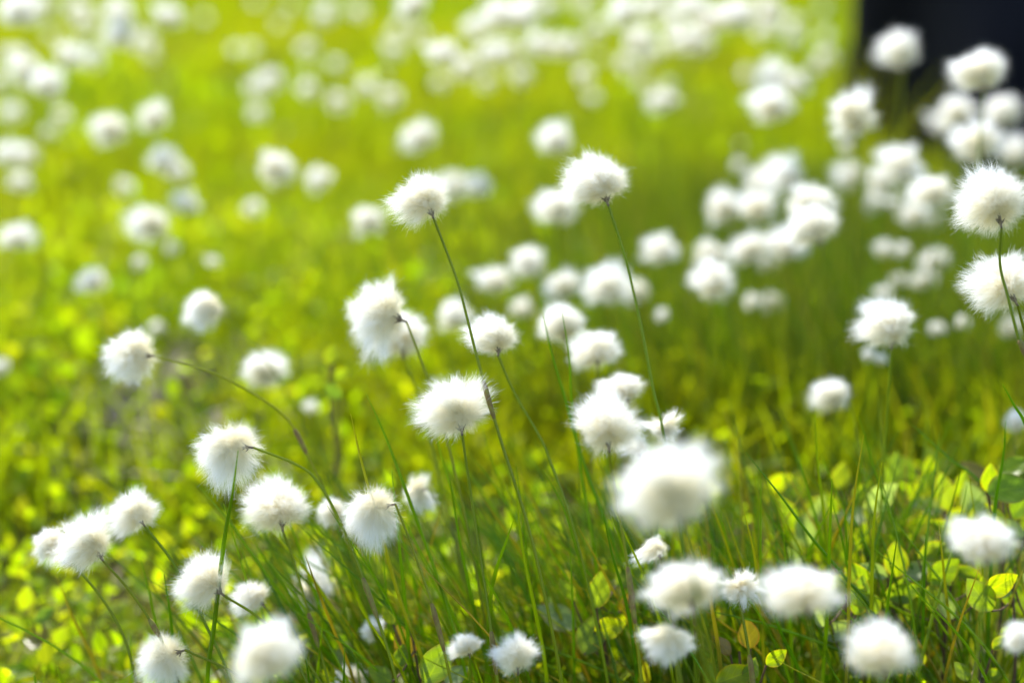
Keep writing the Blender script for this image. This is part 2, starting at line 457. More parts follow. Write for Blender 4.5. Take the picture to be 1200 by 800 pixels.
# x, y, w, h, D, exit point, way points, label, extras
NEAR = [
 (499, 232, 82, 72, .60, (514, 266), [(523, 290), (535, 327), (548, 375), (562, 430), (585, 510), (625, 640)], 'tallest sharp fluffy head in the centre, high on a long bare stem', {'away': .5}),
 (705, 214, 90, 74, .63, (714, 246), [(720, 265), (733, 304), (751, 381), (766, 459), (776, 500), (800, 640)], 'large lobed head right of centre with dark base, on a tall curved stem', {'away': .35}),
 (1166, 236, 98, 86, .58, (1170, 275), [(1172, 310), (1182, 350), (1192, 390), (1206, 430), (1240, 540)], 'upper of two sharp stacked fluffy heads at the right edge', {'away': .5}),
 (1176, 330, 92, 84, .605, (1192, 365), [(1204, 400), (1225, 470), (1260, 580)], 'lower of two sharp stacked heads at right edge, crossed by a stem', {'away': .6}),
 (154, 415, 78, 72, .66, (192, 417), [(215, 421), (250, 437), (304, 466), (338, 493), (366, 545), (405, 630), (440, 720)], 'windblown white head at left on a long stem arching to the right', {'away': .1}),
 (242, 358, 58, 56, .80, (268, 373), [(276, 382), (294, 402), (330, 450), (380, 560)], 'soft head pointing left on slanting stem, above the arching stem', {'away': .1}),
 (267, 522, 88, 78, .60, (309, 522), [(324, 531), (345, 543), (371, 563), (400, 614), (430, 690), (460, 780)], 'sharp round head at left crossed by one upright green blade', {'away': .25}),
 (158, 600, 62, 50, .61, (178, 622), [(188, 634), (202, 658), (233, 716), (268, 790)], 'small tufted head above the pair of heads at lower left', {'away': .3}),
 (106, 635, 84, 60, .60, (124, 656), [(132, 665), (152, 692), (179, 732), (200, 775)], 'right head of the leftmost touching pair, dark base showing', {'away': .25}),
 (61, 635, 50, 62, .62, (92, 656), [(100, 664), (118, 699), (145, 746), (160, 800)], 'leftmost near head, touching the larger head on its right', {'away': .3}),
 (242, 680, 86, 68, .60, (266, 692), [(276, 698), (300, 721), (330, 750), (360, 800)], 'round head at lower left with dark scaly base, a blade across it', {'away': .55}),
 (298, 697, 56, 44, .62, (318, 716), [(330, 730), (370, 790)], 'small white head tucked right behind the scaly based round head', {'away': .2}),
 (191, 771, 74, 74, .60, (216, 762), [(226, 765), (250, 771), (272, 787), (300, 815)], 'shaggy combed head at the bottom left, hairs drooping from a dark base', {'away': -.05}),
 (311, 764, 92, 92, .47, (322, 800), [(330, 830)], 'very soft pale head in front at the bottom left edge', {'away': .3}),
 (326, 592, 94, 74, .63, (334, 626), [(345, 660), (365, 730), (385, 800)], 'broad domed head left of centre with dark base between grass blades', {'away': .25}),
 (391, 598, 40, 46, .68, (402, 620), [(412, 650), (430, 720)], 'small soft head squeezed between the broad dome and the spiky head', {}),
 (435, 595, 80, 76, .60, (462, 590), [(474, 610), (490, 660), (515, 740)], 'spiky tousled sharp head left of the grass bundle', {'away': .1}),
 (485, 576, 44, 36, .70, (508, 570), [(516, 585), (535, 640), (560, 740)], 'small worn head with dark base right behind the spiky head', {'kind': 'worn', 'away': .1}),
 (538, 480, 100, 74, .60, (543, 513), [(547, 537), (555, 600), (570, 700), (582, 790)], 'sharp wide feathery head in the middle of the photo', {'away': .4}),
 (447, 366, 96, 84, .65, (478, 374), [(489, 410), (505, 456), (530, 540), (560, 680)], 'upper left head of the large overlapping pair left of centre', {'away': .45}),
 (473, 393, 84, 70, .71, (473, 418), [(480, 440), (491, 465), (515, 560), (545, 680)], 'lower right head of the large overlapping pair left of centre', {'away': .4}),
 (586, 394, 74, 60, .63, (583, 424), [(602, 459), (629, 506), (643, 536), (675, 630)], 'rounded head right above the feathery middle head', {'away': .45}),
 (660, 379, 62, 50, .76, (664, 403), [(672, 440), (690, 520)], 'upper left of two soft heads right of the rounded head', {'away': .3}),
 (698, 409, 68, 56, .71, (701, 430), [(694, 452), (690, 490), (700, 600)], 'lower right of two soft heads, dark base and stem visible', {'away': .35}),
 (711, 498, 96, 82, .57, (714, 537), [(720, 570), (735, 660), (750, 780)], 'large spherical head directly left above the blurriest front head', {'away': .5}),
 (733, 456, 62, 42, .68, (738, 478), [(745, 520), (760, 600)], 'soft low dome peeking over the large spherical head', {}),
 (781, 503, 48, 36, .64, (776, 492), [(786, 530), (795, 600), (810, 700)], 'withered matted head with dark open base beside the spherical head', {'kind': 'worn', 'away': -.2}),
 (750, 522, 40, 34, .66, (750, 540), [(755, 570), (765, 660)], 'small flattened tuft between the spherical head and the withered head', {'kind': 'worn'}),
 (793, 573, 136, 112, .44, (798, 620), [(806, 660), (835, 790)], 'biggest and blurriest pale head in the right centre foreground', {'away': .5}),
 (806, 686, 104, 74, .48, (812, 720), [(818, 745), (830, 810)], 'blurred head directly below the biggest front head', {'away': .5}),
 (770, 640, 46, 32, .62, (774, 655), [(780, 690), (790, 760)], 'ragged white scrap between the biggest head and the one below it', {'kind': 'worn'}),
 (785, 750, 72, 56, .54, (787, 745), [(795, 780), (800, 815)], 'flattened head with brown centre at the bottom, under the blurred head', {'away': -.6}),
 (871, 690, 50, 52, .60, (862, 676), [(868, 712), (880, 780)], 'wispy half bare head between two blurred front heads', {'kind': 'worn', 'away': -.1}),
 (943, 693, 104, 70, .485, (946, 725), [(952, 750), (962, 810)], 'wide blurred front head at lower right, right of the wispy head', {'away': .4}),
 (1035, 761, 98, 76, .485, (1035, 795), [(1038, 820)], 'blurred two lobed head at the bottom right', {'away': .3}),
 (1158, 636, 86, 68, .50, (1153, 668), [(1150, 700), (1146, 760)], 'blurred broad head among leaves near the right edge', {'away': .3}),
 (1197, 747, 40, 46, .50, (1203, 770), [(1208, 800)], 'cut off blurred head at the bottom right corner', {}),
 (364, 699, 62, 36, .72, (350, 690), [(366, 720), (376, 780)], 'withered splayed head behind blades above the front left head', {'kind': 'worn'}),
 (440, 738, 32, 42, .66, (446, 758), [(450, 775), (455, 800)], 'small upright tuft low beside bronze leaf', {'away': .2}),
 (548, 756, 46, 36, .60, (552, 774), [(556, 790)], 'smaller left head of the two at bottom centre', {'away': .3}),
 (607, 765, 60, 62, .58, (607, 798), [(608, 815)], 'larger right head of the two at bottom centre', {'away': .35}),
 (415, 790, 46, 34, .68, (420, 810), [(424, 820)], 'white tuft cut by the bottom edge left of the big green leaf', {'kind': 'worn'}),
 (1192, 494, 30, 38, .80, (1196, 512), [(1200, 540)], 'small soft head at the right edge below the stacked pair', {}),
]
for x, y, w, h, D, ex, way, lab, kw in NEAR:
    cottongrass(x, y, w, h, lab, D, ex, way, group=G_NEAR, **kw)

MID = [
 (657, 241, 58, 48, 'blurred head touching the left side of the tall lobed head'),
 (494, 160, 46, 40, 'blurred pear shaped head above the tallest sharp head'),
 (653, 163, 50, 38, 'lone blurred head just above the tall lobed head'),
 (535, 215, 40, 36, 'left half of the oblong blurred pair beside the tallest sharp head'),
 (561, 217, 38, 34, 'right half of the oblong blurred pair beside the tallest sharp head'),
 (431, 257, 48, 32, 'flat blurred head left below the tallest sharp head'),
 (535, 369, 46, 42, 'blurred head half hidden left behind the rounded head'),
 (580, 329, 44, 36, 'blurred head directly above the rounded head'),
 (621, 305, 48, 48, 'blurred round head above right of the rounded head'),
 (662, 334, 46, 34, 'blurred head left of the soft dome crossed by the curved stem'),
 (712, 336, 60, 48, 'soft dome left of the tall curved stem'),
 (748, 340, 36, 42, 'soft head half hidden right behind the tall curved stem'),
 (776, 292, 48, 40, 'lone blurred oval head right of the tall curved stem'),
 (833, 296, 44, 36, 'upper of two stacked blurred heads right of centre'),
 (837, 328, 60, 52, 'lower larger of two stacked blurred heads right of centre'),
 (314, 435, 60, 42, 'soft flat head below the slanting stem at left'),
 (111, 328, 40, 34, 'faint blurred head standing alone at mid left'),
 (1, 430, 26, 42, 'blurred head sliced by the left edge at mid height'),
 (20, 279, 44, 28, 'blurred flat head at the left edge, upper middle'),
 (178, 259, 50, 40, 'blurred oval head, lowest of the scattered heads at upper left'),
 (219, 237, 36, 34, 'small blurred head right above the blurred oval one at upper left'),
 (146, 218, 32, 30, 'small round blurred head left above the blurred oval one'),
 (194, 188, 44, 42, 'upper half of the slanting blurred pair at upper left'),
 (209, 202, 34, 30, 'lower half of the slanting blurred pair at upper left'),
 (132, 149, 50, 40, 'bright blurred head at upper left, left of the flat one'),
 (182, 136, 46, 30, 'flat blurred head at upper left, right of the bright one'),
 (10, 181, 38, 32, 'left head of the blurred pair against the left edge'),
 (31, 182, 40, 32, 'right head of the blurred pair against the left edge'),
 (25, 213, 34, 30, 'dim blurred head just under the pair at the left edge'),
 (324, 194, 52, 44, 'bright blurred head with grey base left of the flat neighbour'),
 (375, 209, 40, 30, 'flat blurred head right of the bright grey based one'),
 (297, 245, 32, 30, 'dim blurred head below left of the bright grey based one'),
 (1056, 57, 56, 52, 'lone round head against the black boulder'),
 (1002, 132, 68, 50, 'wide soft head at the lower left corner of the black boulder'),
 (906, 123, 54, 40, 'bright soft head in front of a dim pair, left of the boulder'),
 (910, 90, 46, 36, 'left head of the dim pair behind the bright soft head'),
 (932, 98, 40, 34, 'right head of the dim pair behind the bright soft head'),
 (1153, 83, 74, 54, 'large soft lobed head at upper right, highest near right edge'),
 (1124, 130, 50, 38, 'right of the touching pair below the large lobed head'),
 (1106, 146, 40, 34, 'left of the touching pair below the large lobed head'),
 (1179, 128, 50, 46, 'soft round head at right edge below the large lobed head'),
 (1149, 166, 62, 48, 'soft wide head above the upper sharp head at right'),
 (1194, 176, 42, 40, 'soft head at right edge just above the stacked sharp pair'),
 (999, 204, 40, 37, 'small bright head left of the taller soft head below the boulder'),
 (1058, 193, 58, 54, 'bright soft head standing below the black boulder'),
 (1034, 210, 42, 40, 'dim head hidden left behind the bright head below the boulder'),
 (1028, 237, 34, 30, 'left of two little dim heads under the bright head'),
 (1050, 238, 24, 22, 'right of two little dim heads under the bright head'),
 (1097, 223, 60, 38, 'soft wide head left of the upper sharp head at right'),
 (1074, 250, 38, 36, 'soft head below left of the wide one by the sharp head'),
 (1095, 258, 30, 26, 'tiny soft head between the wide head and the sharp pair'),
 (925, 203, 52, 44, 'topmost head of the big clump right of centre'),
 (895, 211, 42, 38, 'head just left of the topmost one in the big clump'),
 (952, 236, 62, 44, 'right hand head of the big clump right of centre'),
 (850, 241, 46, 44, 'leftmost head of the big clump right of centre'),
 (888, 243, 48, 50, 'head second from left in the big clump, large and round'),
 (955, 264, 70, 54, 'large lowest head of the big clump, grey underside'),
 (880, 291, 46, 34, 'dim yellowish head just below the big clump'),
 (925, 286, 46, 40, 'white head hanging lowest under the big clump'),
 (902, 308, 30, 26, 'tiny head between the dim yellowish head and the flat pair'),
 (882, 352, 28, 24, 'left of two tiny flat heads side by side'),
 (906, 352, 32, 26, 'right of two tiny flat heads side by side'),
 (1047, 381, 84, 60, 'big soft squarish head at right, left of the stacked sharp pair'),
 (1036, 344, 28, 22, 'small tuft right on top of the big squarish head'),
 (1055, 327, 26, 22, 'small tuft above the big squarish head, left of the flat oval'),
 (1085, 328, 34, 22, 'small flat oval tuft above right of the big squarish head'),
 (1038, 292, 28, 22, 'left of two small tufts in a row above the squarish head'),
 (1060, 293, 26, 22, 'right of two small tufts in a row above the squarish head'),
 (1099, 384, 24, 16, 'tiny flat tuft touching the right side of the squarish head'),
 (1129, 376, 22, 19, 'tiny round tuft between the squarish head and the sharp pair'),
 (1019, 415, 20, 17, 'left of two tiny specks under the squarish head'),
 (1032, 421, 20, 17, 'right of two tiny specks under the squarish head'),
 (979, 462, 58, 36, 'lone drooping head low in the dark grass at right'),
 (1188, 383, 32, 30, 'soft head behind the lower sharp head at right edge'),
 (366, 477, 22, 18, 'tiny white tuft under the flat head at left'),
 (778, 369, 22, 20, 'faint tiny head right of the tall curved stem'),
 (613, 360, 32, 28, 'faint head behind the rounded head'),
 (202, 289, 24, 22, 'faint dot right below the blurred oval head at upper left'),
 (165, 307, 24, 22, 'faint dot left below the blurred oval head at upper left'),
 (250, 307, 22, 20, 'faint dot above the soft head pointing left'),
 (186, 383, 24, 22, 'faint dot between the windblown head and the one pointing left'),
 (1097, 305, 40, 24, 'faint flat tuft left of the lower sharp head'),
]
for x, y, w, h, lab in MID:
    r_, D_ = cottongrass(x, y, w, h, lab, 0, group=G_MID, S0=.031 if w > 38 else (.027 if w > 28 else .022), h0=.17 if w > 28 else (.165 if x > 870 else .12))

ORD = ['first', 'second', 'third', 'fourth', 'fifth', 'sixth', 'seventh', 'eighth', 'ninth']
NUM = {2: 'two', 3: 'three', 4: 'four', 5: 'five', 6: 'six', 7: 'seven', 8: 'eight'}
FAR = [
 ('cut by the top edge at far left', [(24, 14, 50), (51, 7, 40), (91, 10, 40), (140, 13, 42), (199, 20, 40), (101, 28, 36)]),
 ('in the second row down at top left', [(62, 42, 30), (145, 40, 44), (169, 48, 38), (177, 64, 30), (81, 66, 44), (110, 69, 38)]),
 ('in the thick clump by the upper left edge', [(20, 68, 38), (32, 79, 44), (57, 99, 46), (37, 92, 40), (2, 94, 32)]),
 ('loosely spread below the thick left clump', [(19, 132, 34), (73, 135, 32), (59, 154, 27)]),
 ('in the loose column left of top centre', [(277, 59, 30), (297, 57, 30), (319, 93, 38), (297, 105, 34), (302, 133, 31), (240, 21, 30)]),
 ('cut by the top edge left of centre', [(327, 27, 30), (300, 3, 30), (342, 7, 30), (381, 20, 36), (385, 3, 32)]),
 ('in the loose ring left of the trio', [(361, 57, 32), (395, 76, 30), (365, 81, 26), (362, 105, 32), (397, 118, 36)]),
 ('strung down from the top edge near centre', [(419, 13, 34), (486, 5, 42), (468, 34, 32), (490, 40, 32), (462, 59, 34)]),
 ('in the small tight trio near top centre', [(449, 89, 26), (434, 101, 32), (457, 113, 36)]),
 ('in the bright ridge at top centre', [(521, 64, 44), (516, 96, 30), (572, 96, 31), (549, 78, 40), (575, 64, 40), (597, 61, 38)]),
 ('packed along the very top right of centre', [(562, 30, 40), (586, 17, 44), (609, 20, 44), (621, 7, 40), (578, 3, 36), (645, 7, 36)]),
 ('trailing right from the bright ridge', [(633, 51, 38), (650, 54, 38), (670, 54, 38), (613, 89, 34), (685, 88, 32), (695, 115, 29)]),
 ('at the top edge between ridge and clump', [(704, 69, 28), (700, 35, 36), (687, 3, 36), (737, 14, 44), (765, 7, 40), (790, 7, 38)]),
 ('in the clump hanging below the top right', [(751, 47, 44), (737, 74, 36), (754, 95, 30), (766, 61, 36), (793, 30, 38), (795, 50, 36)]),
 ('stacked alone below the top right clump', [(783, 98, 28), (777, 117, 40)]),
 ('in the thick top clump toward the boulder', [(815, 10, 44), (835, 25, 42), (860, 20, 44), (811, 45, 40), (826, 49, 38), (876, 14, 40)]),
 ('strung along the boulder left side', [(901, 10, 40), (909, 27, 36), (895, 35, 34), (933, 27, 34), (931, 47, 34), (970, 42, 30), (965, 10, 30), (969, 68, 34)]),
 ('faint and yellowish in the gap left of boulder', [(954, 83, 28), (876, 86, 30), (869, 170, 22), (866, 193, 26), (992, 172, 24)]),
]
for where, pts in FAR:
    pts = sorted(pts)
    for i, (x, y, w) in enumerate(pts):
        lab = '%s from left of %s blurred heads %s' % (ORD[i], NUM[len(pts)], where)
        cottongrass(x, y, w, w * .86, lab, 0, group=G_FAR, S0=.032 if w > 32 else .025, h0=.18)

# ------------------------------------------------------------------ ground
def grid_axis(lim_lo, lim_hi, near_lo, near_hi, step):
    a_ = np.arange(near_lo, near_hi + 1e-6, step)
    out_ = []; d = step; p = near_hi
    while p < lim_hi: d *= 1.35; p += d; out_.append(min(p, lim_hi))
    lo = []; d = step; p = near_lo
    while p > lim_lo: d *= 1.35; p -= d; lo.append(max(p, lim_lo))
    return np.concatenate([lo[::-1], a_, out_])


gx = grid_axis(-400, 400, -1.6, 1.6, .035); gy = grid_axis(-400, 400, -.4, 4.5, .04)
X, Y = np.meshgrid(gx, gy)
Z = ground_z(X, Y)
v = np.stack([X, Y, Z], -1).reshape(-1, 3)
nx, ny = len(gx), len(gy)
idx = np.arange(nx * ny).reshape(ny, nx)
q = np.stack([idx[:-1, :-1], idx[:-1, 1:], idx[1:, 1:], idx[1:, :-1]], -1).reshape(-1, 4)
gr = link('ground', mesh_from('ground', v, q, M_GROUND)); tag(gr, kind='structure')


# ------------------------------------------------------------------ meadow grass (nobody could count it)
def scatter_wedge(n, d0, d1, spread=.62, power=1.0):
    u = rng.random(n)
    D = np.sqrt(d0 ** 2 + u * (d1 ** 2 - d0 ** 2))
    x = (rng.random(n) * 2 - 1) * (D * spread + .12)
    return x, D


def blades(x, y, hgt, wid, lean_dir, lean_amt, k=5):
    n = len(x); z = ground_z(x, y) - .003
    s = np.linspace(0, 1, k)[None, :]
    a_ = lean_dir
    bend = lean_amt * hgt
    px = x[:, None] + np.cos(a_)[:, None] * bend[:, None] * s ** 1.7
    py = y[:, None] + np.sin(a_)[:, None] * bend[:, None] * s ** 1.7
    pz = z[:, None] + hgt[:, None] * s * (1 - .18 * s * np.minimum(lean_amt, 1)[:, None])
    path = np.stack([px, py, pz], -1)
    w = wid[:, None] * np.array([.8, 1.0, .95, .7, .12])[None, :]
    ang = rng.uniform(0, 2 * math.pi, n)
    side = np.stack([np.cos(ang), np.sin(ang), np.zeros(n)], -1)
    return ribbons(path, w, side)


def in_gap(x, y):
    # the bare patch of dry litter at mid left
    return (((x + .285) / .065) ** 2 + ((y - 1.12) / .15) ** 2 < 1) & (rng.random(len(x)) < .7)


mb = MB()
for (n, d0, d1, h0, h1, w0, w1) in [(3600, .40, .9, .02, .055, .0010, .0020), (15000, .9, 1.6, .04, .11, .0016, .0032),
                                    (20000, 1.6, 3.0, .05, .12, .0025, .005), (34000, 3.0, 7.5, .06, .13, .006, .012)]:
    x, y = scatter_wedge(n, d0, d1)
    kp = ~in_gap(x, y); x, y = x[kp], y[kp]; n = len(x)
    v, q = blades(x, y, rng.uniform(h0, h1, n), rng.uniform(w0, w1, n), rng.uniform(0, 2 * math.pi, n), rng.uniform(.1, .9, n))
    mb.add(v, q)
x = rng.uniform(-14, 14, 30000); y = rng.uniform(7.0, 22, 30000)
v, q = blades(x, y, rng.uniform(.08, .16, 30000), rng.uniform(.02, .04, 30000), rng.uniform(0, 6.28, 30000), rng.uniform(.3, 1, 30000)); mb.add(v, q)
gs = link('meadow_grass', mb.mesh('meadow_grass', M_GRASS)); tag(gs, 'short yellow green meadow grass carpeting the slope', 'grass', kind='stuff')

# taller darker fine sedge in the right half behind the focus, thinning out to the left
n = 260
x = rng.normal(.60, .07, n); y = rng.normal(2.18, .14, n)
v1, q1 = blades(x, y, rng.uniform(.06, .14, n), rng.uniform(.002, .004, n), rng.uniform(0, 6.28, n), rng.uniform(.1, .6, n))
x = rng.uniform(.6, 1.5, n); y = rng.normal(1.98, .08, n)
v2, q2 = blades(x, y, rng.uniform(.05, .12, n), rng.uniform(.003, .006, n), rng.uniform(0, 6.28, n), rng.uniform(.1, .8, n))
n = 40
x = rng.normal(.50, .03, n); y = rng.normal(2.12, .08, n)
v3, q3 = blades(x, y, rng.uniform(.12, .30, n), rng.uniform(.002, .004, n), rng.uniform(0, 6.28, n), rng.uniform(.2, .7, n))
fr = link('rank_grass', MB().add(v3, q3).add(v1, q1).add(v2, q2).mesh('rank_grass', M_GRASS)); tag(fr, 'longer ragged grass round the foot of the boulder', 'grass', kind='stuff')
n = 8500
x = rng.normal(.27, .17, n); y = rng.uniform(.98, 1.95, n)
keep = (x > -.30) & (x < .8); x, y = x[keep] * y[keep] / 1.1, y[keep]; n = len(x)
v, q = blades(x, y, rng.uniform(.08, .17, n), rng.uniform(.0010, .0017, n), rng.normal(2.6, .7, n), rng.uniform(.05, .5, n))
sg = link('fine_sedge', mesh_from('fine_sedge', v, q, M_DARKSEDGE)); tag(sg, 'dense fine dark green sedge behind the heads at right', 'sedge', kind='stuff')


# ------------------------------------------------------------------ leafy ground cover (nobody could count it)
def leaf_shape(ln, wd, fold=.25, curl=.15, nu=7, nv=5):
    u = np.linspace(0, 1, nu); vv = np.linspace(-1, 1, nv)
    prof = np.sin(np.pi * np.clip(u, .0, 1) ** .82) ** .82
    prof[0] = .03; prof[-1] = .02
    pts = np.zeros((nu, nv, 3)); wob = 1 + .05 * np.sin(9 * u + ln)
    pts[..., 0] = vv[None, :] * prof[:, None] * wd / 2
    pts[..., 1] = (u * ln)[:, None]
    pts[..., 2] = np.abs(vv)[None, :] ** 1.4 * prof[:, None] * fold * wd / 2 - curl * ln * (u ** 2)[:, None]
    i = np.arange(nu * nv).reshape(nu, nv)
    q_ = np.stack([i[:-1, :-1], i[:-1, 1:], i[1:, 1:], i[1:, :-1]], -1).reshape(-1, 4)
    return pts.reshape(-1, 3), q_


def many_leaves(n, pos, size, tilt=.7, res=(5, 3)):
    lv, lq = leaf_shape(1, .66, .3, .12, *res)
    rot = np.zeros((n, 3, 3))
    yaw = rng.uniform(0, 2 * math.pi, n); pit = rng.normal(.35, tilt, n); rol = rng.normal(0, .5, n)
    cy_, sy_ = np.cos(yaw), np.sin(yaw); cp, sp = np.cos(pit), np.sin(pit); cr, sr = np.cos(rol), np.sin(rol)
    one, zero = np.ones(n), np.zeros(n)
    Rz = np.stack([np.stack([cy_, -sy_, zero], -1), np.stack([sy_, cy_, zero], -1), np.stack([zero, zero, one], -1)], 1)
    Rx = np.stack([np.stack([one, zero, zero], -1), np.stack([zero, cp, -sp], -1), np.stack([zero, sp, cp], -1)], 1)
    Ry = np.stack([np.stack([cr, zero, sr], -1), np.stack([zero, one, zero], -1), np.stack([-sr, zero, cr], -1)], 1)
    rot = Rz @ Rx @ Ry
    v_ = np.einsum('nij,kj->nki', rot, lv) * size[:, None, None] + pos[:, None, :]
    q_ = lq[None] + (np.arange(n) * len(lv))[:, None, None]
    return v_.reshape(-1, 3), q_.reshape(-1, 4)


mb = MB()
for (n, d0, d1, s0, s1, hz) in [(9500, .48, 1.0, .006, .014, .05), (11000, 1.0, 1.9, .010, .022, .065), (5000, 1.9, 4.5, .016, .034, .06)]:
    x, y = scatter_wedge(n, d0, d1)
    # thicker at left, thinner under the sedge
    kp = rng.random(n) < np.clip(.75 - .9 * x / y, .25, 1)
    kp &= ~in_gap(x, y)
    x, y = x[kp], y[kp]; n = len(x)
    pos = np.stack([x, y, ground_z(x, y) + rng.uniform(.004, hz, n)], -1)
    v, q = many_leaves(n, pos, rng.uniform(s0, s1, n), res=(9, 5) if d0 < .9 else (5, 3)); mb.add(v, q)
lc = link('leafy_ground_cover', mb.mesh('leafy_ground_cover', M_COVER)); tag(lc, 'low lime green leafy ground cover between the grasses', 'ground cover', kind='stuff')

# dead straw and twigs
n = 1500
x, y = scatter_wedge(n, .5, 2.2)
v, q = blades(x, y, rng.uniform(.006, .03, n), rng.uniform(.0015, .005, n), rng.uniform(0, 6.28, n), rng.uniform(1.5, 5, n))
mb = MB(); mb.add(v, q)
n = 420
x = rng.normal(-.285, .05, n); y = rng.normal(1.17, .08, n)
v, q = blades(x, y, rng.uniform(.01, .05, n), rng.uniform(.004, .010, n), rng.uniform(0, 6.28, n), rng.uniform(.8, 3, n)); mb.add(v, q)
ll = link('plant_litter', mb.mesh('plant_litter', M_LITTER)); tag(ll, 'dry grey straw and dead leaves lying on the peat', 'plant litter', kind='stuff')


# ------------------------------------------------------------------ sedge tussocks with the blades one can follow
TUSS = {
 'c': ('large central sedge tussock, blades fanning up left under the feathery head', [
  [(555, 537), (575, 562), (594, 591), (633, 655), (680, 736), (707, 775), (718, 805)],
  [(429, 461), (447, 500), (462, 538), (485, 600), (517, 690), (548, 800)],
  [(411, 485), (423, 538), (440, 600), (468, 700), (500, 790)],
  [(563, 492), (575, 535), (592, 581), (615, 650), (640, 740), (652, 800)],
  [(633, 351), (646, 412), (663, 469), (683, 540), (720, 640), (757, 760)],
  [(658, 362), (667, 418), (670, 472), (682, 560), (700, 680)],
  [(456, 590), (478, 618), (511, 689), (535, 732), (560, 795)],
  [(459, 550), (467, 631), (476, 719), (481, 800)],
  [(508, 490), (520, 545), (545, 618), (562, 672), (582, 732), (600, 800)],
  [(619, 592), (643, 641), (677, 699), (704, 763), (716, 800)],
  [(636, 550), (660, 594), (680, 658), (697, 719), (706, 790)],
  [(677, 616), (710, 675), (734, 722), (751, 766), (760, 805)],
  [(690, 510), (706, 550), (724, 594), (754, 641), (770, 700)],
  [(707, 601), (717, 648), (732, 699), (741, 746), (746, 800)],
  [(602, 609), (592, 637), (582, 665), (574, 705), (570, 780)],
  [(553, 638), (562, 680), (572, 740), (580, 800)],
  [(758, 665), (704, 726), (660, 763), (630, 795)],
  [(545, 540), (556, 600), (566, 660), (575, 740), (590, 800)],
  [(527, 560), (540, 640), (557, 720), (575, 800)],
  [(604, 560), (612, 640), (628, 720), (640, 790)],
 ]),
 'l': ('sedge tussock at lower left whose long blades slant up left', [
  [(231, 567), (263, 604), (290, 641), (317, 679), (344, 716), (365, 749), (390, 795)],
  [(294, 592), (324, 628), (354, 662), (381, 699), (420, 760), (440, 800)],
  [(332, 591), (348, 635), (368, 692), (385, 746), (400, 800)],
  [(279, 528), (272, 580), (263, 631), (251, 732), (243, 805)],
  [(358, 651), (372, 690), (392, 740), (415, 800)],
  [(330, 700), (360, 735), (392, 775), (410, 805)],
  [(400, 719), (427, 759), (452, 800)],
  [(420, 709), (451, 756), (478, 805)],
  [(395, 640), (415, 690), (440, 745), (465, 800)],
  [(300, 640), (335, 690), (370, 745), (398, 800)],
 ]),
 'f': ('thin leftmost sedge tussock with a few separate short blades', [
  [(66, 675), (88, 729), (111, 776), (120, 805)],
  [(165, 655), (176, 699), (186, 749), (194, 805)],
  [(192, 672), (201, 732), (205, 800)],
  [(153, 741), (155, 800)],
  [(67, 780), (74, 805)],
  [(40, 790), (43, 806)],
 ]),
 'm': ('sedge tussock right of the biggest blurred head, blades crossing', [
  [(851, 604), (874, 672), (892, 730), (905, 800)],
  [(874, 530), (915, 581), (952, 631), (989, 675), (1030, 735)],
  [(824, 714), (901, 732), (986, 763), (1030, 790)],
  [(925, 712), (881, 753), (837, 793)],
  [(854, 705), (864, 750), (872, 800)],
  [(872, 600), (884, 650), (890, 710), (896, 800)],
  [(945, 630), (950, 700), (948, 800)],
  [(898, 690), (915, 740), (940, 800)],
  [(820, 640), (832, 700), (846, 800)],
 ]),
 'r': ('tall upright sedge tussock in front of the lime leaves at right', [
  [(1006, 486), (1019, 530), (1036, 584), (1057, 638), (1080, 692), (1100, 739), (1112, 800)],
  [(1033, 543), (1024, 614), (1021, 712), (1018, 800)],
  [(974, 584), (989, 641), (1002, 729), (1006, 800)],
  [(989, 586), (994, 660), (1000, 760)],
  [(955, 476), (957, 530), (964, 591), (969, 658), (975, 780)],
  [(1012, 510), (1000, 590), (995, 680), (992, 790)],
  [(1058, 631), (1036, 689), (1019, 726), (1000, 800)],
  [(1085, 624), (1082, 719), (1078, 800)],
  [(975, 560), (972, 640), (968, 740)],
 ]),
 'e': ('sedge tussock at the right edge, arched blades over the leaves', [
  [(1065, 494), (1085, 512), (1114, 538), (1144, 560), (1168, 591), (1185, 660), (1190, 760)],
  [(1179, 493), (1175, 540), (1166, 594), (1160, 680), (1155, 790)],
  [(1175, 450), (1188, 474), (1204, 505), (1225, 600), (1230, 760)],
  [(1124, 716), (1097, 760), (1073, 800)],
  [(1148, 665), (1128, 719), (1114, 766), (1105, 805)],
  [(1100, 610), (1108, 690), (1118, 800)],
  [(1122, 640), (1126, 720), (1135, 800)],
 ]),
}
